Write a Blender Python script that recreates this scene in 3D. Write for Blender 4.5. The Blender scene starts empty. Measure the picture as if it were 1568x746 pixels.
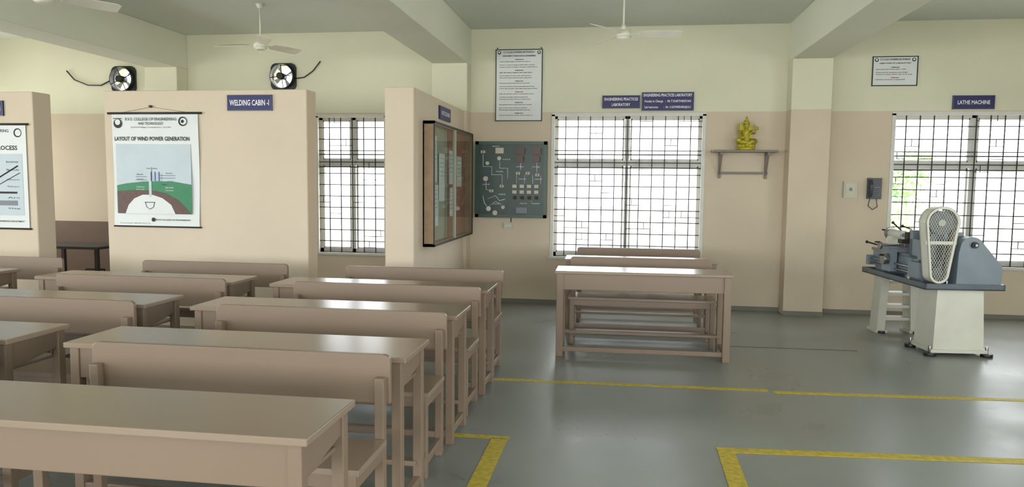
import bpy, bmesh, math, random
from mathutils import Vector, Matrix
random.seed(7)
sc=bpy.context.scene
col=bpy.context.collection
# ------------------------------------------------------------------ materials
def lin(c):
    c=c/255.0
    return c/12.92 if c<=0.04045 else ((c+0.055)/1.055)**2.4
def rgb(t): return (lin(t[0]),lin(t[1]),lin(t[2]),1)
def mat(name,c,rough=0.6,metal=0.0,var=0.06,scale=6.0,bump=0.0,bscale=60,rvar=0.0,spec=0.5,emis=0):
    m=bpy.data.materials.new(name); m.use_nodes=True
    nt=m.node_tree; N=nt.nodes; L=nt.links; b=N['Principled BSDF']
    b.inputs['Roughness'].default_value=rough; b.inputs['Metallic'].default_value=metal
    b.inputs['Specular IOR Level'].default_value=spec
    base=rgb(c)
    tc=N.new('ShaderNodeTexCoord')
    nz=N.new('ShaderNodeTexNoise'); nz.inputs['Scale'].default_value=scale; nz.inputs['Detail'].default_value=6
    L.new(tc.outputs['Object'],nz.inputs['Vector'])
    cr=N.new('ShaderNodeValToRGB')
    cr.color_ramp.elements[0].position=0.3; cr.color_ramp.elements[1].position=0.7
    cr.color_ramp.elements[0].color=tuple(x*(1-var) for x in base[:3])+(1,)
    cr.color_ramp.elements[1].color=tuple(min(1,x*(1+var)) for x in base[:3])+(1,)
    L.new(nz.outputs['Fac'],cr.inputs['Fac']); L.new(cr.outputs['Color'],b.inputs['Base Color'])
    if rvar>0:
        mr=N.new('ShaderNodeMapRange'); mr.inputs['To Min'].default_value=max(0.03,rough-rvar); mr.inputs['To Max'].default_value=rough+rvar
        mr.inputs['From Min'].default_value=0.3; mr.inputs['From Max'].default_value=0.7
        L.new(nz.outputs['Fac'],mr.inputs['Value']); L.new(mr.outputs['Result'],b.inputs['Roughness'])
    if bump>0:
        n2=N.new('ShaderNodeTexNoise'); n2.inputs['Scale'].default_value=bscale; n2.inputs['Detail'].default_value=4
        L.new(tc.outputs['Object'],n2.inputs['Vector'])
        bp=N.new('ShaderNodeBump'); bp.inputs['Strength'].default_value=bump; bp.inputs['Distance'].default_value=0.01
        L.new(n2.outputs['Fac'],bp.inputs['Height']); L.new(bp.outputs['Normal'],b.inputs['Normal'])
    return m
def wall_mat():
    m=bpy.data.materials.new('two_tone_wall_paint'); m.use_nodes=True
    nt=m.node_tree; N=nt.nodes; L=nt.links; b=N['Principled BSDF']; b.inputs['Roughness'].default_value=0.75
    g=N.new('ShaderNodeNewGeometry'); sx=N.new('ShaderNodeSeparateXYZ'); L.new(g.outputs['Position'],sx.inputs[0])
    gt=N.new('ShaderNodeMath'); gt.operation='GREATER_THAN'; gt.inputs[1].default_value=2.37; L.new(sx.outputs['Z'],gt.inputs[0])
    nz=N.new('ShaderNodeTexNoise'); nz.inputs['Scale'].default_value=1.3; nz.inputs['Detail'].default_value=5; L.new(g.outputs['Position'],nz.inputs['Vector'])
    mx=N.new('ShaderNodeMix'); mx.data_type='RGBA'
    mx.inputs[6].default_value=rgb((212,197,174)); mx.inputs[7].default_value=rgb((222,220,196))
    L.new(gt.outputs[0],mx.inputs[0])
    mr=N.new('ShaderNodeMapRange'); mr.inputs['From Min'].default_value=.3; mr.inputs['From Max'].default_value=.7; mr.inputs['To Min'].default_value=.95; mr.inputs['To Max'].default_value=1.03
    L.new(nz.outputs['Fac'],mr.inputs['Value'])
    mm=N.new('ShaderNodeVectorMath'); mm.operation='SCALE'; L.new(mx.outputs[2],mm.inputs[0]); L.new(mr.outputs[0],mm.inputs['Scale'])
    L.new(mm.outputs[0],b.inputs['Base Color'])
    n2=N.new('ShaderNodeTexNoise'); n2.inputs['Scale'].default_value=18; L.new(g.outputs['Position'],n2.inputs['Vector'])
    bp=N.new('ShaderNodeBump'); bp.inputs['Strength'].default_value=.08; bp.inputs['Distance'].default_value=.02; L.new(n2.outputs['Fac'],bp.inputs['Height']); L.new(bp.outputs[0],b.inputs['Normal'])
    return m
M_wall=wall_mat()
M_part=mat('partition_paint',(214,199,178),.75,var=.03,scale=1.5,bump=.05,bscale=18)
M_ceil=mat('ceiling_paint',(214,220,210),.8,var=.03,scale=1)
M_beam=mat('beam_paint',(224,226,208),.75,var=.03,scale=1)
M_floor=mat('grey_floor_paint',(134,138,134),.34,var=.16,scale=1.3,bump=.02,bscale=9,rvar=.09)
M_skirt=mat('skirting_paint',(120,118,110),.6)
M_yel=mat('yellow_floor_tape',(190,168,50),.5,var=.25,scale=30)
M_dust=mat('dark_floor_tape',(80,82,80),.6)
M_desk=mat('desk_enamel',(133,114,97),.38,var=.02,scale=2)
M_desktop=mat('desk_top_lit_enamel',(146,128,111),.24,var=.02,scale=2)  # desk colour lightened: light caught by the tops is put into it
M_white=mat('white_frame_paint',(215,215,210),.5)
M_grille=mat('black_grille_iron',(38,36,36),.5)
M_navy=mat('navy_sign',(28,28,92),.4)
M_wtext=mat('white_lettering',(235,235,240),.5,var=0)
M_ktext=mat('black_lettering',(25,25,30),.6,var=0)
M_rtext=mat('red_lettering',(170,40,40),.6,var=0)
M_paper=mat('poster_vinyl',(222,226,226),.45,var=.02)
M_sky=mat('poster_sky_print',(192,204,212),.5,var=.03)
M_blue=mat('poster_blue_print',(50,90,170),.5)
M_pgreen=mat('poster_green_print',(38,128,84),.5,var=.1)
M_pbrown=mat('poster_brown_print',(88,62,52),.5,var=.2,scale=30)
M_pgrey=mat('poster_grey_print',(120,128,135),.5)
M_black=mat('black_plastic',(28,28,30),.4)
M_rod=mat('poster_rod',(40,36,34),.5)
M_wood=mat('varnished_wood',(150,124,94),.4,var=.15,scale=12)
M_orange=mat('pin_board_cloth',(160,104,78),.85,var=.08,scale=40)
M_greyboard=mat('pin_board_grey',(168,168,152),.85)
M_panel=mat('green_panel',(30,58,50),.35,var=.08)
M_panelf=mat('green_panel_frame',(44,74,60),.35)
M_swred=mat('brown_switchgear',(92,60,46),.4)
M_cream=mat('cream_plastic',(196,192,174),.45)
M_gold=mat('gold_paint',(186,172,52),.38,metal=.25,var=.15,scale=30)
M_shelf=mat('shelf_board',(132,120,108),.5)
M_phone=mat('phone_plastic',(58,60,68),.35)
M_lcream=mat('lathe_cream_enamel',(206,205,192),.35,var=.05)
M_lblue=mat('lathe_blue_grey_enamel',(118,130,140),.35,var=.08)
M_ldark=mat('lathe_tray_enamel',(86,96,104),.35,var=.1)
M_steel=mat('machined_steel',(150,150,150),.3,metal=.9)
M_fan=mat('fan_enamel',(226,224,208),.35)
M_fanblade=mat('exhaust_blade_metal',(190,190,185),.4)
M_dark=mat('dark_iron',(46,42,40),.6)
M_dado=mat('cabin_dado',(104,82,66),.6)
M_leaf=mat('leaves',(166,202,140),.7,var=.3,scale=5)
M_ground=mat('outside_ground',(200,196,184),.9)
def glass():
    m=bpy.data.materials.new('cabinet_glass'); m.use_nodes=True; N=m.node_tree.nodes; L=m.node_tree.links; N.clear()
    o=N.new('ShaderNodeOutputMaterial'); t=N.new('ShaderNodeBsdfTransparent'); g=N.new('ShaderNodeBsdfGlossy'); g.inputs['Roughness'].default_value=.03
    t.inputs[0].default_value=(.95,.97,.95,1); x=N.new('ShaderNodeMixShader'); x.inputs[0].default_value=.14
    L.new(t.outputs[0],x.inputs[1]); L.new(g.outputs[0],x.inputs[2]); L.new(x.outputs[0],o.inputs[0])
    return m
M_glass=glass()
# ------------------------------------------------------------------ mesh builder
class MB:
    def __init__(s): s.bm=bmesh.new(); s.mats=[]
    def mi(s,m):
        if m not in s.mats: s.mats.append(m)
        return s.mats.index(m)
    def box(s,x0,x1,y0,y1,z0,z1,m,rot=None,pivot=None):
        c=Vector(((x0+x1)/2,(y0+y1)/2,(z0+z1)/2))
        mt=Matrix.Translation(c)@Matrix.Diagonal((abs(x1-x0),abs(y1-y0),abs(z1-z0),1))
        if rot is not None:
            p=Vector(pivot) if pivot else c
            mt=Matrix.Translation(p)@rot.to_4x4()@Matrix.Translation(-p)@mt
        r=bmesh.ops.create_cube(s.bm,size=1,matrix=mt); i=s.mi(m)
        for f in {f for v in r['verts'] for f in v.link_faces}: f.material_index=i
        return r['verts']
    def cyl(s,p1,p2,r1,m,r2=None,seg=20,smooth=True):
        p1=Vector(p1);p2=Vector(p2); d=p2-p1; r2=r1 if r2 is None else r2
        q=d.to_track_quat('Z','Y').to_matrix().to_4x4()
        r=bmesh.ops.create_cone(s.bm,cap_ends=True,segments=seg,radius1=r1,radius2=r2,depth=d.length,matrix=Matrix.Translation((p1+p2)/2)@q)
        i=s.mi(m)
        for f in {f for v in r['verts'] for f in v.link_faces}:
            f.material_index=i; f.smooth=smooth and len(f.verts)==4
    def sph(s,c,r,m,sc_=(1,1,1),seg=20,rot=None):
        mt=Matrix.Translation(c)@(rot.to_4x4() if rot else Matrix.Identity(4))@Matrix.Diagonal((r*sc_[0],r*sc_[1],r*sc_[2],1))
        q=bmesh.ops.create_uvsphere(s.bm,u_segments=seg,v_segments=max(8,seg//2),radius=1,matrix=mt); i=s.mi(m)
        for f in {f for v in q['verts'] for f in v.link_faces}: f.material_index=i; f.smooth=True
    def tube(s,pts,r,m,seg=8,closed=False):
        pts=[Vector(p) for p in pts]; n=len(pts); rings=[]; i=s.mi(m)
        rr=r if isinstance(r,(list,tuple)) else [r]*n
        up=Vector((0.123,0.31,0.94)).normalized()
        for k,p in enumerate(pts):
            if closed: t=pts[(k+1)%n]-pts[k-1]
            else: t=pts[min(k+1,n-1)]-pts[max(k-1,0)]
            t.normalize(); a=t.cross(up)
            if a.length<.05: a=t.cross(Vector((1,0,0)))
            a.normalize(); b=t.cross(a)
            rings.append([s.bm.verts.new(p+(a*math.cos(2*math.pi*j/seg)+b*math.sin(2*math.pi*j/seg))*rr[k]) for j in range(seg)])
        for k in range(n if closed else n-1):
            A=rings[k];B=rings[(k+1)%n]
            for j in range(seg):
                f=s.bm.faces.new((A[j],A[(j+1)%seg],B[(j+1)%seg],B[j])); f.material_index=i; f.smooth=True
        if not closed:
            for A in (rings[0],rings[-1]):
                f=s.bm.faces.new(A); f.material_index=i
    def prism(s,pts,axis,d0,d1,m,smooth=False):
        """pts 2D: axis 'y' -> (x,z); 'x' -> (y,z); 'z' -> (x,y)"""
        def P(p,d):
            return {'y':(p[0],d,p[1]),'x':(d,p[0],p[1]),'z':(p[0],p[1],d)}[axis]
        A=[s.bm.verts.new(P(p,d0)) for p in pts]; B=[s.bm.verts.new(P(p,d1)) for p in pts]; i=s.mi(m); n=len(pts)
        fs=[s.bm.faces.new(A),s.bm.faces.new(B[::-1])]
        for k in range(n):
            f=s.bm.faces.new((A[k],B[k],B[(k+1)%n],A[(k+1)%n])); f.smooth=smooth; fs.append(f)
        for f in fs: f.material_index=i
    def band(s,outer,inner,axis,d0,d1,m):
        def P(p,d):
            return {'y':(p[0],d,p[1]),'x':(d,p[0],p[1]),'z':(p[0],p[1],d)}[axis]
        i=s.mi(m); n=len(outer)
        V=[[s.bm.verts.new(P(p,d)) for p in lp] for d in (d0,d1) for lp in (outer,inner)]
        for k in range(n):
            j=(k+1)%n
            for q in ((V[0][k],V[0][j],V[1][j],V[1][k]),(V[2][k],V[3][k],V[3][j],V[2][j]),(V[0][k],V[2][k],V[2][j],V[0][j]),(V[1][k],V[1][j],V[3][j],V[3][k])):
                f=s.bm.faces.new(q); f.material_index=i
    def text(s,body,cx,cz,w,h,d,m,axis='y',bold=0.0,flip=1):
        """lettering lying on a vertical plane; axis y: faces -Y ; axis x: faces +X"""
        cu=bpy.data.curves.new('t','FONT'); cu.body=body; cu.size=1; cu.offset=bold; cu.resolution_u=2
        ob=bpy.data.objects.new('t',cu); col.objects.link(ob); bpy.context.view_layer.update()
        me=bpy.data.meshes.new_from_object(ob.evaluated_get(bpy.context.evaluated_depsgraph_get()))
        bpy.data.objects.remove(ob)
        if not me.vertices: return
        xs=[v.co.x for v in me.vertices]; ys=[v.co.y for v in me.vertices]
        mx,Mx,my,My=min(xs),max(xs),min(ys),max(ys)
        kx=w/(Mx-mx) if w else h/(My-my); ky=h/(My-my) if h else kx
        i=s.mi(m); vs=[]
        for v in me.vertices:
            a=(v.co.x-(mx+Mx)/2)*kx; b=(v.co.y-(my+My)/2)*ky+cz
            vs.append(s.bm.verts.new((cx+a,d,b) if axis=='y' else (d,cx+a,b)))
        for p in me.polygons:
            try:
                f=s.bm.faces.new([vs[j] for j in p.vertices]); f.material_index=i
            except ValueError: pass
        bpy.data.meshes.remove(me)
    def done(s,name,loc=(0,0,0),rz=0,bev=0.0,parent=None):
        bmesh.ops.recalc_face_normals(s.bm,faces=s.bm.faces)
        me=bpy.data.meshes.new(name); s.bm.to_mesh(me); s.bm.free()
        for m in s.mats: me.materials.append(m)
        o=bpy.data.objects.new(name,me); col.objects.link(o); o.location=loc; o.rotation_euler=(0,0,rz)
        if bev>0:
            b=o.modifiers.new('bevel','BEVEL'); b.width=bev; b.segments=2; b.limit_method='ANGLE'; b.angle_limit=math.radians(50)
        if parent: o.parent=parent
        return o
def inst(o,name,loc,rz=0):
    c=bpy.data.objects.new(name,o.data); col.objects.link(c); c.location=loc; c.rotation_euler=(0,0,rz)
    for m in o.modifiers:
        b=c.modifiers.new('bevel','BEVEL'); b.width=m.width; b.segments=m.segments; b.limit_method='ANGLE'; b.angle_limit=m.angle_limit
    return c
# ------------------------------------------------------------------ room shell
XL,XR,YB,YF,ZC=-9.0,6.2,9.0,-4.5,3.38
def wall_holes(name,axis,d0,d1,a0,a1,z0,z1,holes,m):
    b=MB(); A=sorted({a0,a1,*[h[0] for h in holes],*[h[1] for h in holes]}); Z=sorted({z0,z1,*[h[2] for h in holes],*[h[3] for h in holes]})
    for i in range(len(A)-1):
        for j in range(len(Z)-1):
            ca=(A[i]+A[i+1])/2; cz=(Z[j]+Z[j+1])/2
            if any(h[0]<ca<h[1] and h[2]<cz<h[3] for h in holes): continue
            if axis=='y': b.box(A[i],A[i+1],d0,d1,Z[j],Z[j+1],m)
            else: b.box(d0,d1,A[i],A[i+1],Z[j],Z[j+1],m)
    bmesh.ops.remove_doubles(b.bm,verts=b.bm.verts,dist=1e-5)
    return b.done(name)
WIN=[(-.80,1.0,.60,2.34),(-3.85,-2.93,.58,2.33),(3.12,4.92,.60,2.34)]
EX=[(-6.70,-6.35,2.64,2.99),(-4.45,-4.11,2.66,3.0)]
EXH=[(a+.03,b-.03,c+.03,d-.03) for a,b,c,d in EX]
wall_holes('wall_back','y',YB,YB+.23,XL-.2,XR+.2,0,ZC,WIN+EXH,M_wall)
RW=[(-7.5,-4.5,.9,2.5),(-3.5,-.5,.9,2.5),(.5,3.5,.9,2.5)]  # unseen windows behind the camera, made large to let in fill
wall_holes('wall_front','y',YF-.23,YF,XL-.2,XR+.2,0,ZC,RW,M_wall)
SW=[(-3.2,-.4,.9,2.5),(.8,3.6,.9,2.5)]
LW=SW+[(7.1,8.6,.9,2.3)]  # last opening is unseen, added to bring light into the left cabin
wall_holes('wall_left','x',XL-.2,XL,YF,YB,0,ZC,LW,M_wall)
wall_holes('wall_right','x',XR,XR+.2,YF,YB,0,ZC,SW,M_wall)
b=MB(); b.box(XL-.2,XR+.2,YF-.23,YB+.23,-.1,0,M_floor); b.done('floor')
b=MB(); b.box(XL-.2,XR+.2,YF-.23,YB+.23,ZC,ZC+.12,M_ceil); b.done('ceiling')
b=MB(); b.box(-60,60,-60,60,-.5,-.3,M_ground); b.done('ground_outside')
for k,(x0,x1) in enumerate([(-6.07,-5.62),(-2.27,-1.83),(1.93,2.37)]):
    b=MB(); b.box(x0,x1,YF,YB,2.94,ZC,M_beam); b.done('ceiling_beam' + ('' if k==0 else '.%03d'%k),bev=.008)
    b=MB(); b.box(x0,x1,YB-.24,YB,0,2.94,M_wall); b.done('structural_pillar' + ('' if k==0 else '.%03d'%k),bev=.008)
b=MB(); b.box(XL,-5.80,6.6,6.84,0,2.36,M_part); b.done('wall_partition_left',bev=.01)
b=MB(); b.box(-5.02,-2.92,6.6,6.82,0,2.36,M_part); b.done('wall_partition_middle',bev=.01)
b=MB(); b.box(-2.15,-1.87,6.57,YB,0,2.37,M_part); b.done('wall_partition_right',bev=.01)
b=MB(); b.box(XL,-5.2,YB-.012,YB,0,.92,M_dado); b.done('trim_1')
b=MB()
for x0,x1 in [(-1.87,1.93),(2.37,XR)]: b.box(x0,x1,YB-.012,YB,0,.05,M_skirt)
b.box(1.93,2.37,YB-.252,YB-.24,0,.05,M_skirt); b.box(-1.87,-1.858,6.57,YB,0,.05,M_skirt)
b.done('baseboard_back')
# ------------------------------------------------------------------ windows
def window(name,x0,x1,z0,z1,nm,seed):
    rnd=random.Random(seed)
    b=MB(); y0,y1=YB+.09,YB+.14; f=.045; zt=z0+(z1-z0)*.665
    b.box(x0,x0+f,y0,y1,z0,z1,M_white); b.box(x1-f,x1,y0,y1,z0,z1,M_white)
    b.box(x0,x1,y0,y1,z0,z0+f,M_white); b.box(x0,x1,y0,y1,z1-f,z1,M_white)
    b.box(x0,x1,y0-.01,y1,zt-.035,zt+.035,M_white)
    for i in range(1,nm):
        xm=x0+(x1-x0)*i/nm; b.box(xm-.022,xm+.022,y0,y1,z0,zt,M_white); b.box(xm-.03,xm+.03,y0,y1,zt,z1,M_white)
    for i in range(nm):
        a=x0+(x1-x0)*i/nm+f; c=x0+(x1-x0)*(i+1)/nm-f
        for (u,v) in ((z0+f,zt-.035),(zt+.035,z1-f)):
            for (p,q,r,s_) in ((a-.01,a+.012,u,v),(c-.012,c+.01,u,v),(a,c,u,u+.018),(a,c,v-.018,v)):
                b.box(p,q,y0+.01,y1-.01,r,s_,M_white)
    b.box(x0-.03,x1+.03,YB-.035,YB+.1,z0-.03,z0,M_white)
    b.box(x0-.02,x0+.02,YB-.012,YB+.02,z0,z1,M_white); b.box(x1-.02,x1+.02,YB-.012,YB+.02,z0,z1,M_white)
    b.box(x0-.02,x1+.02,YB-.012,YB+.02,z1-.02,z1+.02,M_white)
    g=.0056; yg=YB+.045
    n=round((x1-x0)/.15); st=(x1-x0)/n
    for i in range(1,n): b.box(x0+st*i-g,x0+st*i+g,yg-g,yg+g,z0,z1,M_grille)
    m=round((z1-z0)/.145); sz=(z1-z0)/m
    for j in range(1,m):
        z=z0+sz*j; b.box(x0,x1,yg-g*1.5,yg-g*.5,z-g,z+g,M_grille)
    for k in range(n*2):
        i=rnd.randrange(n); j=rnd.randrange(m); xa=x0+st*i; za=z0+sz*j+sz*.45
        b.box(xa,xa+st,yg-g,yg,za-g*.7,za+g*.7,M_grille)
        if rnd.random()<.5: b.box(xa+st*.45-g*.7,xa+st*.45+g*.7,yg-g,yg,za,za+sz*.55,M_grille)
    for z in (zt+.10,zt-.06): b.box(x0,x1,yg-.012,yg,z-.007,z+.007,M_grille)
    b.done(name)
window('window_1',*WIN[1],2,3); window('window_2',*WIN[0],2,5); window('window_3',*WIN[2],2,9)
def rear_window(name,axis,d,a0,a1,z0,z1):
    b=MB(); f=.05
    def bx(p,q,r,s_):
        if axis=='y': b.box(p,q,d-.03,d+.03,r,s_,M_white)
        else: b.box(d-.03,d+.03,p,q,r,s_,M_white)
    bx(a0,a0+f,z0,z1);bx(a1-f,a1,z0,z1);bx(a0,a1,z0,z0+f);bx(a0,a1,z1-f,z1)
    for i in (1,2): a=a0+(a1-a0)*i/3; bx(a-.02,a+.02,z0,z1)
    b.done(name)
n=4
for h in RW: rear_window('window_%d'%n,'y',YF-.12,*h); n+=1
for h in LW: rear_window('window_%d'%n,'x',XL-.1,*h); n+=1
for h in SW: rear_window('window_%d'%n,'x',XR+.1,*h); n+=1
# ------------------------------------------------------------------ floor markings
def strip(b,p,q,w,m=M_yel):
    p=Vector(p);q=Vector(q);d=(q-p).normalized();nn=Vector((-d.y,d.x))*w/2
    b.prism([tuple(p+nn),tuple(p-nn),tuple(q-nn),tuple(q+nn)],'z',.0005,.003,m)
b=MB()
strip(b,(-.95,5.40),(1.12,5.46),.055); strip(b,(1.15,5.42),(4.6,5.64),.055)
strip(b,(-.95,4.14),(-.60,4.14),.05); strip(b,(-.655,4.12),(-.665,2.2),.095)
strip(b,(.59,4.155),(3.4,4.34),.075); strip(b,(.637,4.118),(.60,2.2),.095)
b.done('floor_marking_tape')
b=MB(); strip(b,(.98,6.92),(2.2,6.95),.012,M_dust); b.done('floor_joint_line')
# ------------------------------------------------------------------ desks and benches
def make_desk(w,leg=.045):
    b=MB(); h=w/2; l=leg/2
    b.box(-h,h,-.20,.20,.725,.75,M_desktop)
    b.box(-h+.025,h-.025,-.18,-.16,.585,.725,M_desk)
    for s in (-1,1):
        x=s*(h-.045)
        xs=sorted((x-.011,x+.011))
        b.prism([(-.17,.725),(.17,.725),(.17,.64),(-.10,.60),(-.17,.585)],'x',xs[0],xs[1],M_desk)
        for y in (-.165,.165): b.box(x-l,x+l,y-l,y+l,0,.725,M_desk)
        b.box(x-.016,x+.016,-.15,.15,.05,.09,M_desk)
    b.box(-h+.05,h-.05,-.16,.17,.585,.60,M_desk)
    b.box(-h+.05,h-.05,-.18,-.15,.045,.085,M_desk)
    b.box(-h+.05,h-.05,.13,.19,.14,.165,M_desk)
    return b
def make_bench(w):
    b=MB(); h=w/2
    b.box(-h,h,-.17,.16,.425,.45,M_desktop)
    b.box(-h+.03,h-.03,-.155,-.135,.37,.425,M_desk)
    for s in (-1,1):
        x=s*(h-.035)
        b.box(x-.02,x+.02,-.16,-.12,0,.425,M_desk)
        b.box(x-.02,x+.02,.165,.205,0,.70,M_desk)
        b.box(x-.014,x+.014,-.12,.17,.36,.42,M_desk)
        b.box(x-.014,x+.014,-.12,.17,.06,.10,M_desk)
    b.box(-h+.03,h-.03,.17,.20,.10,.135,M_desk)
    r=.03; pts=[(-h,.585),(h,.585)]
    for k in range(5):
        a=math.pi/2*k/4; pts.append((h-r+r*math.cos(a),.79-r+r*math.sin(a)))
    for k in range(5):
        a=math.pi/2+math.pi/2*k/4; pts.append((-h+r+r*math.cos(a),.79-r+r*math.sin(a)))
    b.prism(pts,'y',.205,.232,M_desk)
    return b
dk=None; bn=None; dc=0; bc=0
def add_desk(x,y,rz=0):
    global dk,dc
    if dk is None: dk=make_desk(1.62).done('school_desk',(x,y,0),rz,bev=.004)
    else: inst(dk,'school_desk.%03d'%dc,(x,y,0),rz)
    dc+=1
def add_bench(x,y,rz=0):
    global bn,bc
    if bn is None: bn=make_bench(1.35).done('school_bench',(x,y,0),rz,bev=.004)
    else: inst(bn,'school_bench.%03d'%bc,(x,y,0),rz)
    bc+=1
for k in range(4):
    add_desk(-1.69,2.16+k); add_bench(-1.585,2.635+k)
    add_desk(-3.60,2.16+k); add_bench(-3.45,2.635+k)
for k in (1,2,3):
    add_desk(-5.70,2.16+k); add_bench(-5.58,2.635+k)
cdsk=make_desk(1.50,.06).done('wooden_desk',(.225,6.44,0),math.radians(1.0),bev=.004)
c2=inst(cdsk,'wooden_desk.001',(.235,7.46,0),math.radians(1.0))
add_bench(.235,6.90,math.radians(.6)); add_bench(.24,7.98,math.radians(.6))
# ------------------------------------------------------------------ posters and signs
def sign(name,x0,x1,z0,z1,lines,y,face=1):
    b=MB(); b.box(x0,x1,y-.02,y-.001,z0,z1,M_navy)
    e=.004
    for q in ((x0,x1,z0,z0+e),(x0,x1,z1-e,z1),(x0,x0+e,z0,z1),(x1-e,x1,z0,z1)): b.box(q[0],q[1],y-.022,y-.018,q[2],q[3],M_pgrey)
    for (t,cx,cz,w,h) in lines: b.text(t,cx,cz,w,h,y-.0215,M_wtext,bold=.02)
    return b.done(name)
sign('welding_cabin_sign',-3.71,-3.26,2.16,2.31,[('WELDING CABIN -I',-3.485,2.235,.40,.055)],6.6)
sign('welding_cabin_sign.001',-6.57,-6.12,2.12,2.27,[('WELDING CABIN -II',-6.345,2.195,.40,.055)],6.6)
sign('laboratory_sign',-.21,.24,2.41,2.565,[('ENGINEERING PRACTICES',.015,2.52,.40,.035),('LABORATORY',.015,2.455,.22,.035)],YB)
sign('laboratory_staff_sign',.26,.87,2.38,2.60,[('ENGINEERING PRACTICES LABORATORY',.565,2.565,.57,.035),('Faculty in Charge   :  Mr.T.KARTHIKEYAN',.565,2.49,.54,.035),('Lab Instructor        :  Mr. S.GOVINDARAJULU',.565,2.42,.54,.035)],YB)
sign('lathe_machine_sign',3.73,4.17,2.385,2.54,[('LATHE MACHINE',3.95,2.462,.34,.045)],YB)
b=MB(); b.box(-1.869,-1.85,7.5,7.98,2.16,2.30,M_navy)
b.text('NOTICE BOARD',7.74,2.23,.38,.045,-1.848,M_wtext,axis='x',bold=.015); b.done('notice_board_sign')
W=['vision','mission','to','impart','quality','education','and','training','in','mechanical','engineering','through','modern','laboratory','practices','students','industry','research','values','of','the','with','skills','society','needs']
def words(n,r): return ' '.join(r.choice(W) for _ in range(n))
def chart(name,x0,x1,z0,z1,rows,title,seed,y=YB):
    r=random.Random(seed); b=MB(); b.box(x0,x1,y-.02,y-.001,z0,z1,M_paper); e=.010
    for q in ((x0,x1,z0,z0+e),(x0,x1,z1-e,z1),(x0,x0+e,z0,z1),(x1-e,x1,z0,z1)): b.box(q[0],q[1],y-.026,y-.016,q[2],q[3],M_dark)
    w=x1-x0; d=y-.0215; top=z1-.035
    b.text('R.V.S. COLLEGE OF ENGINEERING AND TECHNOLOGY',x0+w/2,top,w*.66,.022,d,M_ktext,bold=.02)
    for cx in (x0+.045,x1-.045):
        b.prism([(cx+.022*math.cos(a*math.pi/6),top-.005+.022*math.sin(a*math.pi/6)) for a in range(12)],'y',d,d+.001,M_ktext)
        b.prism([(cx+.013*math.cos(a*math.pi/6),top-.003+.013*math.sin(a*math.pi/6)) for a in range(12)],'y',d-.0007,d-.0002,M_paper)
    b.text(title,x0+w/2,top-.045,w*.7,.018,d,M_ktext,bold=.03)
    z=top-.09
    for k in range(rows):
        head=(k%4==0); red=(k in (rows//2+1,))
        ww=w*(.18 if head else r.uniform(.6,.85))
        b.text('VISION' if head else words(8,r),x0+w*.08+ww/2 if not head else x0+w/2,z,ww,.014,d,M_rtext if red else M_ktext,bold=.03 if head or red else .02)
        if head is False and k%2: z-=.014
        z-=(z1-z0-.17)/(rows+rows*.25)
    b.done(name)
chart('vision_mission_chart',-1.52,-.94,2.26,3.13,22,'DEPARTMENT OF MECHANICAL ENGINEERING',3)
b=MB()
for x in (-1.50,-.96): b.cyl((x,YB-.012,3.145),(x,YB,3.145),.008,M_rod)
b.done('chart_nails')
chart('framed_notice',2.85,3.34,2.65,2.985,6,'OBJECTIVES OF LABORATORY',4)
# wind power poster
def wx(px): return -4.93+(px-180)/130*.91
def wz(py): return 2.15-(py-172)/173*1.11
b=MB(); Y=6.6
nn=16; i=b.mi(M_paper); prev=None
for k in range(nn+1):
    t=k/nn; z=2.13-t*1.09; yy=Y-.012-.006*math.sin(t*7); xr=.0+.006*math.sin(t*5)
    row=[b.bm.verts.new((-4.93+xr,yy,z)),b.bm.verts.new((-4.02+xr,yy,z))]
    if prev:
        f=b.bm.faces.new((prev[0],prev[1],row[1],row[0])); f.material_index=i; f.smooth=True
    prev=row
d=Y-.0225
b.cyl((-4.97,Y-.014,2.14),(-3.98,Y-.014,2.14),.011,M_rod); b.cyl((-4.94,Y-.014,1.035),(-4.01,Y-.014,1.035),.008,M_rod)
b.tube([(-4.8,Y-.014,2.15),(-4.51,Y-.008,2.20),(-4.15,Y-.014,2.15)],.0012,M_rod)
b.cyl((-4.51,Y-.03,2.205),(-4.51,Y-.001,2.205),.012,M_rod)
b.text('R.V.S. COLLEGE OF ENGINEERING',wx(240),wz(182.5),wx(278)-wx(201),.028,d,M_ktext,bold=.008)
b.text('AND TECHNOLOGY',wx(240),wz(189),wx(258)-wx(220),.026,d,M_ktext,bold=.008)
b.text('Dr.M.G.R Nagar, Kumbakonam - 612 001',wx(240),wz(195),.42,.016,d,M_ktext)
b.text('LAYOUT OF WIND POWER GENERATION',wx(241),wz(212),wx(298)-wx(185),.040,d,M_ktext,bold=.02)
def disc(cx,cz,r,m,dd,ry=1): b.prism([(cx+r*math.cos(a*math.pi/12),cz+ry*r*math.sin(a*math.pi/12)) for a in range(24)],'y',dd,dd+.0006,m)
disc(wx(190),wz(189),.045,M_ktext,d); disc(wx(190),wz(187),.028,M_paper,d-.001); b.box(wx(183),wx(196),d-.001,d,wz(182),wz(181),M_ktext)
disc(wx(288),wz(186),.045,M_ktext,d); disc(wx(289),wz(186),.033,M_paper,d-.001); disc(wx(288),wz(186),.016,M_ktext,d-.002)
def poly(pp,m,dd): b.prism([(wx(x),wz(y)) for x,y in pp],'y',dd,dd+.0006,m)
poly([(186,220),(299,220),(299,326),(186,326)],M_sky,d)
poly([(186,283),(200,280),(225,277),(250,276),(275,277),(299,281),(299,326),(186,326)],M_pgreen,d-.001)
poly([(186,292),(205,290),(225,290),(245,291),(262,295),(280,305),(292,318),(298,326),(186,326)],M_pbrown,d-.002)
poly([(198,326),(203,313),(212,303),(225,297),(240,297),(255,302),(268,312),(274,326)],M_paper,d-.003)
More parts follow.
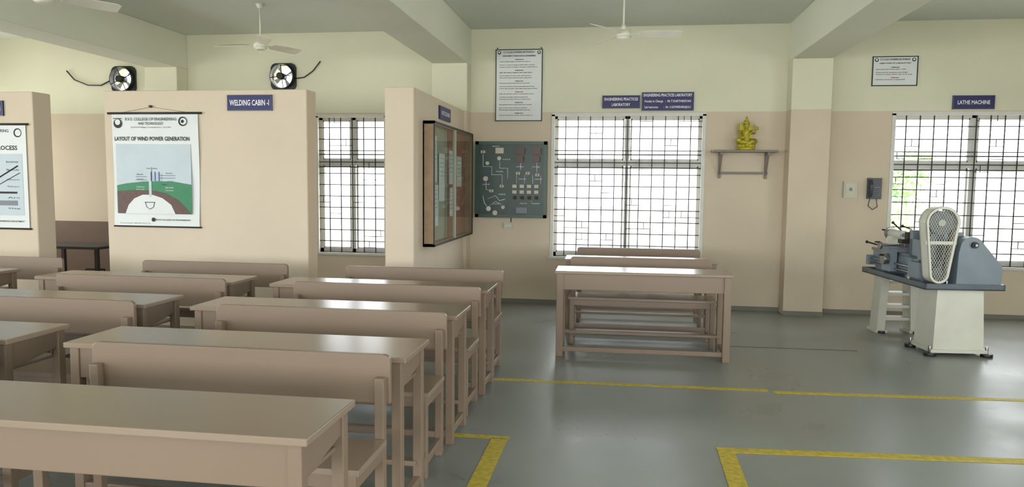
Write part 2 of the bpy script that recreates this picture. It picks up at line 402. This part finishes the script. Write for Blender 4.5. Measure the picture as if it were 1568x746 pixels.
for t in range(6): b.box(wx(238+t*3),wx(239.6+t*3),d-.003,d-.002,wz(276),wz(262+t%2*2),M_sky if t%2 else M_blue)
for (x0,x1,z) in ((215,232,270),(252,275,268),(252,275,272),(215,232,275)): b.box(wx(x0),wx(x1),d-.003,d-.002,wz(z),wz(z-1),M_pgrey)
for (x,z,t_) in ((222,266,'Blade'),(266,264,'Nacelle'),(222,273,'Gear box'),(268,276,'Generator'),(258,281,'Tower')): b.text(t_,wx(x),wz(z),.07,.012,d-.0035,M_ktext)
b.box(wx(235),wx(239),d-.004,d-.003,wz(300),wz(276),M_sky); b.box(wx(239),wx(240),d-.003,d-.002,wz(276),wz(255),M_pgrey)
b.text('WIND TURBINE',wx(240),wz(257),.12,.012,d-.001,M_ktext)
for (x,z,t_) in ((222,285,'Transformer'),(222,289,'Storage'),(266,286,'GRID SUPPLY'),(266,290,'Consumer')): b.text(t_,wx(x),wz(z),.09,.012,d-.003,M_wtext)
b.tube([(wx(229),d-.004,wz(309)),(wx(231),d-.004,wz(316)),(wx(236),d-.004,wz(319)),(wx(241),d-.004,wz(316)),(wx(243),d-.004,wz(309))],.003,M_ktext,6); b.box(wx(228),wx(244),d-.005,d-.004,wz(309),wz(308),M_ktext); disc(wx(240),wz(335),.02,M_ktext,d)
b.text('R.V.S COLLEGE OF ENGINEERING',wx(270),wz(335),.36,.014,d,M_ktext,bold=.02); b.text('Survey Code: 18BTME 2017-18',wx(212),wz(341),.32,.012,d,M_ktext)
b.done('wind_power_poster')
# welding process poster
b=MB(); x1=-5.88; x0=-6.80
b.box(x0,x1,Y-.014,Y-.011,.99,2.03,M_paper); b.cyl((x0-.03,Y-.014,2.035),(x1+.03,Y-.014,2.035),.011,M_rod); b.cyl((x0-.02,Y-.014,.985),(x1+.02,Y-.014,.985),.009,M_rod); d=Y-.0155
b.text('R.V.S. COLLEGE OF ENGINEERING',x0+.42,1.97,.62,.03,d,M_ktext,bold=.01); b.text('AND TECHNOLOGY',x0+.42,1.925,.3,.026,d,M_ktext,bold=.01)
b.text('ARC WELDING PROCESS',x0+.46,1.80,.72,.045,d,M_ktext,bold=.025)
disc(x1-.09,1.95,.045,M_ktext,d); disc(x1-.085,1.95,.033,M_paper,d-.001)
b.box(x0+.05,x1-.05,d-.001,d,1.12,1.74,M_sky)
b.box(x0+.1,x1-.12,d-.003,d-.001,1.22,1.27,M_pgrey); b.box(x0+.1,x1-.12,d-.003,d-.001,1.34,1.36,M_ktext)
b.tube([(x0+.35,d-.004,1.36),(x0+.6,d-.004,1.5),(x1-.1,d-.004,1.62)],.006,M_ktext); b.tube([(x0+.5,d-.004,1.38),(x1-.08,d-.004,1.55)],.003,M_ktext)
for t,z in (('Electrode holder',1.66),('Electrode',1.58),('Molten pool',1.48),('Work piece',1.41),('Arc',1.30),('Slag',1.19)): b.text(t,x1-.16,z,.14,.018,d-.003,M_ktext)
b.text('MECHANICAL ENGINEERING DEPARTMENT',x1-.3,1.06,.5,.016,d,M_ktext,bold=.02)
b.done('arc_welding_poster')
# ------------------------------------------------------------------ glazed notice cabinet on the partition side (faces +X)
b=MB(); X0=-1.869; X1=-1.765; y0,y1,z0,z1=6.88,8.78,.87,2.09; t=.03
b.box(X0,X0+.012,y0,y1,z0,z1,M_greyboard)
b.box(X0,X1,y0,y0+t,z0,z1,M_wood); b.box(X0,X1,y1-t,y1,z0,z1,M_wood); b.box(X0,X1,y0,y1,z0,z0+t,M_wood); b.box(X0,X1,y0,y1,z1-t,z1,M_wood)
for q in ((y0,y0+.03,z0,z1),(y1-.035,y1,z0,z1),(y0,y1,z0,z0+.022),(y0,y1,z1-.022,z1)): b.box(X1,X1+.01,q[0],q[1],q[2],q[3],M_dark)
ym=(y0+y1)/2; b.box(X1-.02,X1+.006,ym-.03,ym+.03,z0,z1,M_greyboard)
b.box(X0+.012,X0+.02,ym+.02,y1-t,z0+t,z1-t,M_orange)
for (a,c,u,v) in ((y0+.08,y0+.46,1.50,1.97),(y0+.12,y0+.52,1.05,1.47),(y0+.55,y0+.80,1.30,1.80),(ym+.06,ym+.36,1.48,1.85),(ym+.1,ym+.34,1.12,1.44),(ym+.45,ym+.70,1.45,1.80)):
    b.box(X0+.021,X0+.024,a,c,u,v,M_paper)
    for k in range(5): b.box(X0+.024,X0+.0245,a+.02,c-.03,v-.05-k*.045,v-.055-k*.045,M_pgrey)
b.box(X1-.012,X1-.008,y0+t,y1-t,z0+t,z1-t,M_glass)
b.done('glass_notice_cabinet')
# green electrical wiring demonstration panel on back wall
b=MB(); x0,x1,z0,z1=-1.755,-.865,1.07,2.01; d=YB-.06
b.box(x0,x1,d,YB-.001,z0,z1,M_panel)
for q in ((x0,x1,z0,z0+.04),(x0,x1,z1-.04,z1),(x0,x0+.04,z0,z1),(x1-.04,x1,z0,z1)): b.box(q[0],q[1],d-.02,d+.01,q[2],q[3],M_panelf)
b.box(-1.315,-1.305,d-.006,d,z0,z1,M_panelf)
def cyl(x,z,r,dep,m): b.cyl((x,d,z),(x,d-dep,z),r,m)
b.box(-1.50,-1.40,d-.04,d,1.86,1.93,M_cream); cyl(-1.45,1.80,.025,.06,M_cream)
for x in (-1.19,-.99): b.box(x-.05,x+.05,d-.04,d,1.85,1.93,M_swred); b.box(x-.035,x+.035,d-.05,d,1.76,1.83,M_swred)
for x,z in ((-1.10,1.62),(-.98,1.60),(-1.22,1.62),(-1.55,1.40),(-1.42,1.46),(-1.66,1.88)): b.box(x-.025,x+.025,d-.03,d,z-.016,z+.016,M_cream); b.box(x-.006,x+.006,d-.036,d-.03,z-.008,z+.008,M_black)
for x in (-1.26,-1.17,-1.08,-.99):
    b.box(x-.026,x+.026,d-.035,d,1.44,1.48,M_cream); b.box(x-.026,x+.026,d-.035,d,1.37,1.41,M_cream); b.box(x-.018,x+.018,d-.04,d,1.30,1.34,M_dark)
for x in (-1.24,-1.14,-1.04,-.94): b.tube([(x,d-.006,1.60),(x,d-.006,1.49)],.003,M_wtext,6)
b.box(-1.24,-1.10,d-.03,d,1.13,1.20,M_pgrey); cyl(-1.62,1.55,.03,.05,M_cream); cyl(-1.58,1.18,.03,.05,M_steel); cyl(-1.50,1.13,.03,.05,M_cream); cyl(-1.40,1.20,.022,.05,M_cream); cyl(-1.60,1.74,.022,.05,M_cream)
for pts in ([(-1.66,1.85),(-1.66,1.7),(-1.55,1.7),(-1.55,1.6),(-1.42,1.6),(-1.42,1.48)],[(-1.45,1.78),(-1.45,1.68),(-1.35,1.68),(-1.35,1.55)],[(-1.19,1.75),(-1.19,1.66)],[(-.99,1.75),(-.99,1.63)],[(-1.60,1.3),(-1.5,1.34),(-1.45,1.28),(-1.38,1.3)],[(-1.62,1.52),(-1.62,1.42),(-1.58,1.40)],[(-1.05,1.29),(-1.05,1.25),(-.95,1.25)],[(-1.58,1.21),(-1.5,1.27),(-1.42,1.23)],[(-1.66,1.34),(-1.64,1.25),(-1.60,1.20)]):
    b.tube([(p[0],d-.006,p[1]) for p in pts],.004,M_wtext,seg=6)
for t_,x,z in (('FAN',-1.37,1.79),('MODEL',-1.45,1.64),('SWITCH',-1.2,1.70),('FUSE',-1.0,1.70),('STAIRCASE',-1.17,1.55),('GODOWN',-.97,1.55),('SERIES TEST',-1.15,1.25),('HOUSE WIRING',-1.5,1.24),('ENERGY METER',-1.5,1.95),('LAMP',-1.62,1.48),('CABLES',-1.42,1.36)): b.text(t_,x,z,.09,.014,d-.002,M_wtext)
b.tube([(-1.31,YB-.01,1.07),(-1.31,YB-.01,.98)],.005,M_rod)
b.done('electrical_wiring_panel')
b=MB(); b.box(-1.40,-1.29,YB-.03,YB,.93,1.01,M_cream); b.box(-1.375,-1.35,YB-.036,YB-.03,.955,.985,M_white); b.box(-1.335,-1.31,YB-.036,YB-.03,.955,.985,M_white); b.done('wall_switch')
# ------------------------------------------------------------------ shelf and statue
b=MB(); x0,x1=1.11,1.80; yf=YB-.22
b.box(x0-.02,x1+.02,yf,YB,1.885,1.91,M_shelf)
for x in (1.19,1.72):
    b.box(x-.014,x+.014,yf+.03,YB,1.85,1.885,M_shelf); b.box(x-.014,x+.014,YB-.03,YB,1.58,1.885,M_shelf)
    b.tube([(x,yf+.05,1.86),(x,YB-.02,1.62)],.009,M_shelf)
b.box(x0+.06,x1-.06,YB-.035,YB-.01,1.63,1.66,M_shelf)
b.done('wall_shelf',bev=.002)
def statue():
    b=MB(); g=M_gold
    b.cyl((0,0,0),(0,0,.035),.105,g,r2=.10,seg=28)
    for k in range(12):
        a=2*math.pi*k/12; b.sph((.082*math.cos(a),.066*math.sin(a),.05),.03,g,(.8,.8,1.0),seg=10)
    b.cyl((0,0,.035),(0,0,.07),.085,g,r2=.08)
    b.tube([(-.03,0,.10),(-.085,-.03,.095),(-.06,-.075,.09),(.02,-.085,.085)],[.036,.032,.026,.018],g,10)
    b.tube([(.03,0,.10),(.09,-.03,.10),(.05,-.08,.095),(-.01,-.08,.06),(-.01,-.085,.03)],[.036,.034,.028,.02,.014],g,10)
    b.tube([(0,.005,.085),(0,.0,.125),(0,-.002,.155),(0,-.004,.19),(0,-.002,.222),(0,0,.24),(0,0,.262)],[.062,.05,.038,.046,.052,.022,.018],g,16)
    b.sph((0,-.004,.285),.031,g,(.9,.95,1.12)); b.sph((0,-.034,.283),.006,g)
    for s in (-1,1):
        b.sph((s*.029,0,.282),.009,g); b.sph((s*.011,-.03,.292),.004,g)
    b.cyl((0,0,.305),(0,0,.335),.034,g,r2=.028,seg=16); b.cyl((0,0,.335),(0,0,.385),.026,g,r2=.006,seg=16); b.sph((0,0,.388),.009,g)
    b.tube([(.033*math.cos(a),.02,.30+.052*math.sin(a)) for a in [math.pi*k/10 for k in range(11)]],.006,g,6)
    b.tube([(-.10,-.06,.115),(-.03,-.075,.15),(.06,-.07,.21),(.10,-.06,.245)],[.010,.009,.008,.007],g,8)
    b.sph((-.095,-.065,.115),.032,g,(1,.8,1)); b.sph((.105,-.055,.25),.02,g)
    b.tube([(-.05,0,.222),(-.082,-.01,.185),(-.07,-.05,.15),(-.035,-.08,.145)],[.018,.015,.012,.008],g,8)
    b.tube([(.05,0,.222),(.085,-.015,.195),(.085,-.05,.20),(.065,-.078,.215)],[.018,.015,.012,.008],g,8)
    b.tube([(-.045,.01,.22),(-.095,.01,.21),(-.10,0,.255),(-.095,-.01,.285)],[.016,.013,.010,.008],g,8)
    b.tube([(.045,.01,.22),(.095,.01,.205),(.10,0,.25),(.085,-.01,.275)],[.016,.013,.010,.008],g,8)
    b.sph((-.095,-.01,.295),.013,g); b.sph((.083,-.01,.285),.013,g)
    b.box(-.07,.07,.035,.05,.07,.30,g)
    return b
statue().done('goddess_statue',(1.47,YB-.11,1.91))
# ------------------------------------------------------------------ phone and switch box
b=MB(); b.box(2.60,2.75,YB-.035,YB,1.37,1.56,M_cream); b.box(2.62,2.73,YB-.04,YB-.035,1.39,1.54,M_cream); b.box(2.66,2.69,YB-.046,YB-.04,1.45,1.485,M_pgrey)
b.done('electrical_switch_box',bev=.004)
b=MB(); b.box(2.86,3.01,YB-.05,YB,1.36,1.60,M_phone); b.box(2.925,2.995,YB-.056,YB-.05,1.40,1.50,M_pgrey)
for i in range(3):
    for j in range(4): b.box(2.932+i*.02,2.945+i*.02,YB-.062,YB-.056,1.41+j*.021,1.422+j*.021,M_black)
b.tube([(2.885,YB-.07,1.39),(2.885,YB-.10,1.44),(2.885,YB-.10,1.52),(2.885,YB-.07,1.575)],[.022,.016,.016,.022],M_phone,10)
b.tube([(2.885,YB-.06,1.38),(2.87,YB-.05,1.28),(2.92,YB-.05,1.235),(2.97,YB-.05,1.27),(2.96,YB-.04,1.36)],.006,M_phone,6)
b.done('wall_telephone',bev=.003)
# ------------------------------------------------------------------ exhaust fans
def exhaust(name,x0,x1,z0,z1,rot):
    cx,cz=(x0+x1)/2,(z0+z1)/2; w=(x1-x0)/2; b=MB(); R_=w*.88; n=32
    outer=[]
    for k in range(n):
        a=2*math.pi*k/n; c,s=math.cos(a),math.sin(a); q=w/max(abs(c),abs(s)); q=min(q,w*1.25); outer.append((cx+q*c,cz+q*s))
    inner=[(cx+R_*math.cos(2*math.pi*k/n),cz+R_*math.sin(2*math.pi*k/n)) for k in range(n)]
    b.band(outer,inner,'y',YB-.03,YB-.005,M_black)
    o2=[(cx+R_*1.05*math.cos(2*math.pi*k/n),cz+R_*1.05*math.sin(2*math.pi*k/n)) for k in range(n)]
    b.band(o2,inner,'y',YB-.09,YB+.03,M_black)
    b.cyl((cx-.01,YB-.12,cz),(cx,YB+.0,cz),w*.25,M_black)
    for k in range(4):
        a=rot+math.pi/2*k; c,s=math.cos(a),math.sin(a)
        b.tube([(cx+c*w*.22,YB-.07,cz+s*w*.22),(cx+c*R_,YB-.07,cz+s*R_)],.005,M_black,6)
    for k in range(4):
        a=rot+.4+2*math.pi*k/4
        def P(r,da,dy): return (cx+r*math.cos(a+da),YB-.02+dy,cz+r*math.sin(a+da))
        i=b.mi(M_fanblade); v=[b.bm.verts.new(P(*p)) for p in ((w*.22,-.15,0),(w*.78,-.20,.0),(w*.80,.20,.03),(w*.22,.25,.02))]
        f=b.bm.faces.new(v); f.material_index=i
    b.done(name)
exhaust('exhaust_fan',*EX[0],.4); exhaust('exhaust_fan.001',*EX[1],.1)
b=MB(); b.tube([(-7.36,YB-.02,2.94),(-7.25,YB-.02,2.82),(-7.05,YB-.02,2.745),(-6.85,YB-.03,2.74),(-6.70,YB-.05,2.80)],.008,M_black)
b.done('fan_power_cable')
b=MB(); b.tube([(-4.12,YB-.05,2.80),(-4.0,YB-.02,2.82),(-3.88,YB-.02,2.90),(-3.78,YB-.02,3.02)],.007,M_black)
b.done('fan_power_cable.001')
# ------------------------------------------------------------------ ceiling fans
def ceiling_fan(name,x,y,zh,rot,R_=.43):
    b=MB(); m=M_fan
    b.cyl((0,0,ZC-zh),(0,0,ZC-zh-.05),.045,m,r2=.02); b.cyl((0,0,.06),(0,0,ZC-zh-.03),.009,m)
    b.cyl((0,0,.035),(0,0,.09),.03,m,r2=.018)
    b.cyl((0,0,-.03),(0,0,.035),.075,m,r2=.065,seg=28); b.cyl((0,0,-.055),(0,0,-.03),.04,m,r2=.075,seg=28)
    for k in range(3):
        a=rot+2*math.pi*k/3; rm=Matrix.Rotation(a,4,'Z')
        i=b.mi(m); sec=[(.06,.018,0),(.12,.022,0),(.15,.055,0),(.28,.062,0),(R_-.03,.066,-.004),(R_,.05,-.006)]
        top=[];bot=[]
        for r,wd,dz in sec:
            tl=-.30 if r>.13 else -.05
            for lst,o in ((top,.002),(bot,-.002)):
                lst.append([b.bm.verts.new(rm@Vector((r,s*wd,dz+o+s*wd*tl))) for s in (-1,1)])
        for lst in (top,bot):
            for q in range(len(sec)-1):
                f=b.bm.faces.new((lst[q][0],lst[q][1],lst[q+1][1],lst[q+1][0])); f.material_index=i
        for s in (0,1):
            for q in range(len(sec)-1):
                f=b.bm.faces.new((top[q][s],top[q+1][s],bot[q+1][s],bot[q][s])); f.material_index=i
        f=b.bm.faces.new((top[-1][0],top[-1][1],bot[-1][1],bot[-1][0])); f.material_index=i
    b.done(name,(x,y,zh))
ceiling_fan('ceiling_fan',.02,7.1,2.91,math.radians(2),.54)
ceiling_fan('ceiling_fan.001',-3.83,7.5,2.95,math.radians(62),.50)
ceiling_fan('ceiling_fan.002',-4.36,5.1,2.88,math.radians(53),.54)
# ------------------------------------------------------------------ cabin work table
b=MB(); b.box(-6.95,-6.0,7.7,8.3,.67,.70,M_dark)
for x in (-6.9,-6.05):
    for y in (7.75,8.25): b.box(x-.02,x+.02,y-.02,y+.02,0,.67,M_dark)
b.box(-6.9,-6.05,7.74,7.76,.30,.33,M_dark); b.done('welding_table')
b=MB(); b.box(-6.45,-6.1,7.85,8.15,.0,.34,M_black); b.box(-6.40,-6.15,7.83,7.85,.15,.28,M_dark); b.tube([(-6.4,8,.34),(-6.4,8,.40),(-6.15,8,.40),(-6.15,8,.34)],.012,M_dark); b.done('welding_transformer',bev=.01)
# ------------------------------------------------------------------ lathe
def lathe():
    b=MB(); c,bl,dk_,st=M_lcream,M_lblue,M_ldark,M_steel
    def taper(x0,x1,y0,y1,z0,z1,k,m):
        v=b.box(x0,x1,y0,y1,z0,z1,m); cx,cy=(x0+x1)/2,(y0+y1)/2
        for q in v:
            if q.co.z>(z0+z1)/2: q.co.x=cx+(q.co.x-cx)*k; q.co.y=cy+(q.co.y-cy)*k
    taper(-.215,.225,-.60,-.24,.05,.60,.90,c)
    b.box(-.24,.25,-.62,-.22,.03,.06,c)
    for x in (-.24,.25):
        for y in (-.60,-.24): b.cyl((x,y,0),(x,y,.03),.05,M_black,seg=14); b.cyl((x,y,.03),(x,y,.09),.014,st,seg=10)
    for x0,x1 in ((-.27,-.19),(.07,.17)):
        s=1 if x0<0 else -1
        b.prism([(x0,.02),(x1,.02),(x1-.0+s*.03,.60),(x0+s*.03,.60)],'y',.42,.60,c)
        b.box(x0-.02,x1+.02,.40,.62,0,.025,c)
        b.cyl(((x0+x1)/2,.40,.0),((x0+x1)/2,.40,.02),.035,M_black,seg=12)
    for z in (.14,.27,.40,.52): b.box(-.21,.10,.44,.58,z-.015,z+.015,c)
    b.box(-.34,.34,-.66,.68,.60,.615,dk_)
    for q in ((-.34,-.325,-.66,.68),(.325,.34,-.66,.68),(-.34,.34,-.66,-.645),(-.34,.34,.665,.68)): b.box(q[0],q[1],q[2],q[3],.60,.655,dk_)
    b.box(-.26,.02,-.35,.62,.70,.84,bl); b.box(-.24,0,-.35,-.15,.615,.70,bl); b.box(-.24,0,.40,.60,.615,.70,bl)
    b.box(-.27,-.20,-.35,.64,.84,.87,st); b.box(-.05,.03,-.35,.64,.84,.87,st)
    b.cyl((-.30,-.45,.76),(-.30,.62,.76),.012,st,seg=10); b.cyl((-.30,-.45,.71),(-.30,.62,.71),.009,st,seg=10)
    b.box(-.33,-.25,-.50,-.30,.68,.82,bl); b.box(-.33,-.26,.56,.62,.69,.79,bl)
    b.box(-.27,.06,-.48,-.18,.84,1.02,bl); b.box(-.27,.06,-.48,-.42,.66,1.10,bl); b.box(-.27,.06,-.24,-.18,.66,1.10,bl)
    b.cyl((-.11,-.44,1.02),(-.11,-.24,1.02),.085,st,r2=.05); b.cyl((-.11,-.36,1.02),(-.11,-.30,1.02),.10,st)
    b.cyl((-.11,-.18,1.02),(-.11,-.10,1.02),.085,M_steel,seg=28)
    for k in range(3):
        a=.4+2*math.pi*k/3; b.box(-.11+.045*math.cos(a)-.015,-.11+.045*math.cos(a)+.015,-.10,-.06,1.02+.045*math.sin(a)-.015,1.02+.045*math.sin(a)+.015,M_dark)
    b.box(-.30,.06,.02,.22,.87,.91,bl); b.box(-.345,-.28,.03,.21,.68,.90,bl)
    b.cyl((-.345,.08,.80),(-.40,.08,.80),.055,st,seg=20); b.cyl((-.40,.05,.84),(-.44,.05,.84),.010,M_black,seg=10)
    b.box(-.20,-.02,.06,.18,.91,.95,st); b.box(-.22,-.06,.08,.17,.95,.99,M_dark); b.box(-.16,-.08,.09,.16,.99,1.06,M_dark)
    b.cyl((-.12,.125,1.06),(-.12,.125,1.10),.012,st,seg=10); b.tube([(-.12,.125,1.09),(-.20,.13,1.12)],.007,M_black,6); b.sph((-.20,.13,1.12),.014,M_black)
    b.tube([(-.20,.12,.93),(-.40,.12,.93)],.010,st,8); b.cyl((-.40,.12,.93),(-.42,.12,.93),.04,st,seg=18); b.tube([(-.42,.12,.96),(-.46,.12,.96)],.008,M_black,6)
    b.box(-.24,.0,.34,.52,.87,.92,bl); taper(-.20,-.04,.36,.50,.92,1.00,.8,c); b.cyl((-.11,.28,1.02),(-.11,.56,1.02),.045,c,seg=20); b.cyl((-.11,.20,1.02),(-.11,.28,1.02),.022,st)
    b.cyl((-.11,.56,1.02),(-.11,.585,1.02),.065,st,seg=22); b.tube([(-.16,.60,1.05),(-.16,.66,1.05)],.009,M_black,8)
    b.tube([(-.11,.34,1.06),(-.19,.36,1.14)],.008,M_dark,6); b.sph((-.19,.36,1.14),.015,M_black)
    b.tube([(-.26,.5,.90),(-.37,.52,.93)],.009,M_dark,6); b.sph((-.37,.52,.93),.016,M_black)
    pts=[(-.07,.625),(.31,.625)]
    for k in range(9): a=-.25+1.1*k/8; pts.append((.20+.12*math.cos(a),.765+.12*math.sin(a)))
    for k in range(9): a=.85+1.75*k/8; pts.append((.05+.105*math.cos(a),.965+.105*math.sin(a)))
    pts.append((-.06,.93))
    b.prism(pts,'y',-.64,-.50,bl)
    b.cyl((.065,-.64,1.0),(.065,-.665,1.0),.028,M_black); b.cyl((.065,-.665,1.0),(.065,-.68,1.0),.012,st)
    b.box(.06,.22,-.50,-.25,.615,.86,bl)
    b.cyl((.18,-.48,.74),(.18,-.12,.74),.10,bl,seg=28)
    def loop(g):
        o=[]; cx,R_,r2=-.215,.145-g,.085-g; zt,zb=1.19,.74
        for k in range(17):
            a=math.pi*k/16; o.append((cx+R_*math.cos(a),zt+R_*math.sin(a)))
        for k in range(13):
            a=math.pi+math.pi*k/12; o.append((cx-.01+r2*math.cos(a),zb+r2*math.sin(a)))
        return o
    b.band(loop(0),loop(.022),'y',-.66,-.64,c); b.band(loop(0),loop(.006),'y',-.66,-.52,c); b.band(loop(0),loop(.022),'y',-.54,-.52,c)
    b.cyl((-.215,-.63,1.19),(-.215,-.59,1.19),.105,dk_,seg=32); b.cyl((-.215,-.64,1.19),(-.215,-.57,1.19),.03,c)
    b.cyl((-.225,-.62,.75),(-.225,-.58,.75),.05,dk_,seg=24)
    for s in (-1,1): b.tube([(-.215+s*.10,-.605,1.19),(-.225+s*.048,-.605,.75)],.010,M_black,6)
    b.box(-.35,-.09,-.652,-.648,1.0,1.03,c)
    def inside(x,z):
        cx,R_,r2=-.215,.13,.07; zt,zb=1.19,.74
        if z>zt: return (x-cx)**2+(z-zt)**2<R_**2
        if z<zb: return (x-cx+.01)**2+(z-zb)**2<r2**2
        t=(z-zb)/(zt-zb); return abs(x-cx+.01*(1-t))<r2+(R_-r2)*t
    for sgn in (1,-1):
        for q in range(-40,60):
            o=q*.022; seg_=[]
            for k in range(0,160):
                z=.65+k*.0045; x=-.215+sgn*((z-1.0)*.55)+o-.2
                if inside(x,z): seg_.append((x,z))
            if len(seg_)>2: b.tube([(seg_[0][0],-.652,seg_[0][1]),(seg_[-1][0],-.652,seg_[-1][1])],.0022,c,4)
    b.box(-.25,-.19,-.52,-.46,.84,1.3,bl); b.tube([(-.10,-.56,1.05),(-.03,-.54,1.0)],.012,c,8)
    b.tube([(.02,-.30,1.10),(.10,-.3,1.2),(.04,-.32,1.26)],.006,M_black,6)
    return b
lathe().done('lathe_machine',(2.98,7.50,0),math.radians(4.6),bev=.003)
# ------------------------------------------------------------------ tree outside
b=MB(); r=random.Random(2); i=b.mi(M_leaf)
b.tube([(0,0,0),(.05,0,.8),(0,.1,1.8)],[.05,.04,.02],M_leaf,10)
for k in range(1000):
    cl=r.choice([(0,0,2.0,.40),(-.35,.2,1.75,.38),(.15,.1,2.2,.30),(-.1,0,1.4,.45)])
    v=Vector((r.gauss(0,1),r.gauss(0,1),r.gauss(0,1))).normalized()*cl[3]*r.random()**.4; p=Vector(cl[:3])+v
    a=Vector((r.gauss(0,1),r.gauss(0,1),r.gauss(0,1))).normalized(); q=a.orthogonal().normalized(); s=.06
    f=b.bm.faces.new([b.bm.verts.new(p+a*s),b.bm.verts.new(p+q*s*.45),b.bm.verts.new(p-a*s),b.bm.verts.new(p-q*s*.45)]); f.material_index=i
b.done('garden_tree',(4.85,13.2,-.3))
# ------------------------------------------------------------------ light
w=bpy.data.worlds.new('daylight'); sc.world=w; w.use_nodes=True
bg=w.node_tree.nodes['Background']; bg.inputs[0].default_value=(.93,.98,1,1); bg.inputs[1].default_value=6.0
def area(name,loc,rot,sx,sy,power,c=(1,1,1),portal=False):
    l=bpy.data.lights.new(name,'AREA'); l.shape='RECTANGLE'; l.size=sx; l.size_y=sy; l.energy=power; l.color=c
    o=bpy.data.objects.new(name,l); col.objects.link(o); o.location=loc; o.rotation_euler=rot
    if portal: l.cycles.is_portal=True
    return o
h=math.pi/2; dc_=(.97,.99,1)
for k,(a,c_,u,v) in enumerate(WIN): area('window_portal_%d'%k,((a+c_)/2,YB+.2,(u+v)/2),(-h,0,0),c_-a,v-u,1,portal=True)
for k,(a,c_,u,v) in enumerate(RW): area('rear_daylight_fill_%d'%k,((a+c_)/2,YF-.3,(u+v)/2),(h,0,0),c_-a,v-u,125,dc_)  # fill lamps added outside the unseen rear windows
for k,(a,c_,u,v) in enumerate(LW):
    area('left_daylight_fill_%d'%k,(XL-.3,(a+c_)/2,(u+v)/2),(h,0,-h),c_-a,v-u,150 if k<2 else 50,dc_)  # fill lamps added outside the unseen left windows; the last brightens the cabin
for k,(a,c_,u,v) in enumerate(SW):
    area('right_daylight_fill_%d'%k,(XR+.3,(a+c_)/2,(u+v)/2),(h,0,h),c_-a,v-u,90,dc_)  # fill lamps added outside the unseen right windows
sc.view_settings.view_transform='Standard'; sc.view_settings.look='None'; sc.view_settings.exposure=0
# ------------------------------------------------------------------ camera
th=math.radians(8.2); ph=math.radians(4.75); ro=math.radians(.6)
cd=bpy.data.cameras.new('camera'); cam=bpy.data.objects.new('camera',cd); col.objects.link(cam); sc.camera=cam
cd.sensor_width=36; cd.lens=36*1116.0/1568; cd.clip_start=.05
R=Matrix.Rotation(th,3,'Z')@Matrix.Rotation(math.pi/2-ph,3,'X')@Matrix.Rotation(ro,3,'Z')
cam.matrix_world=Matrix.Translation((0,0,1.5))@R.to_4x4()
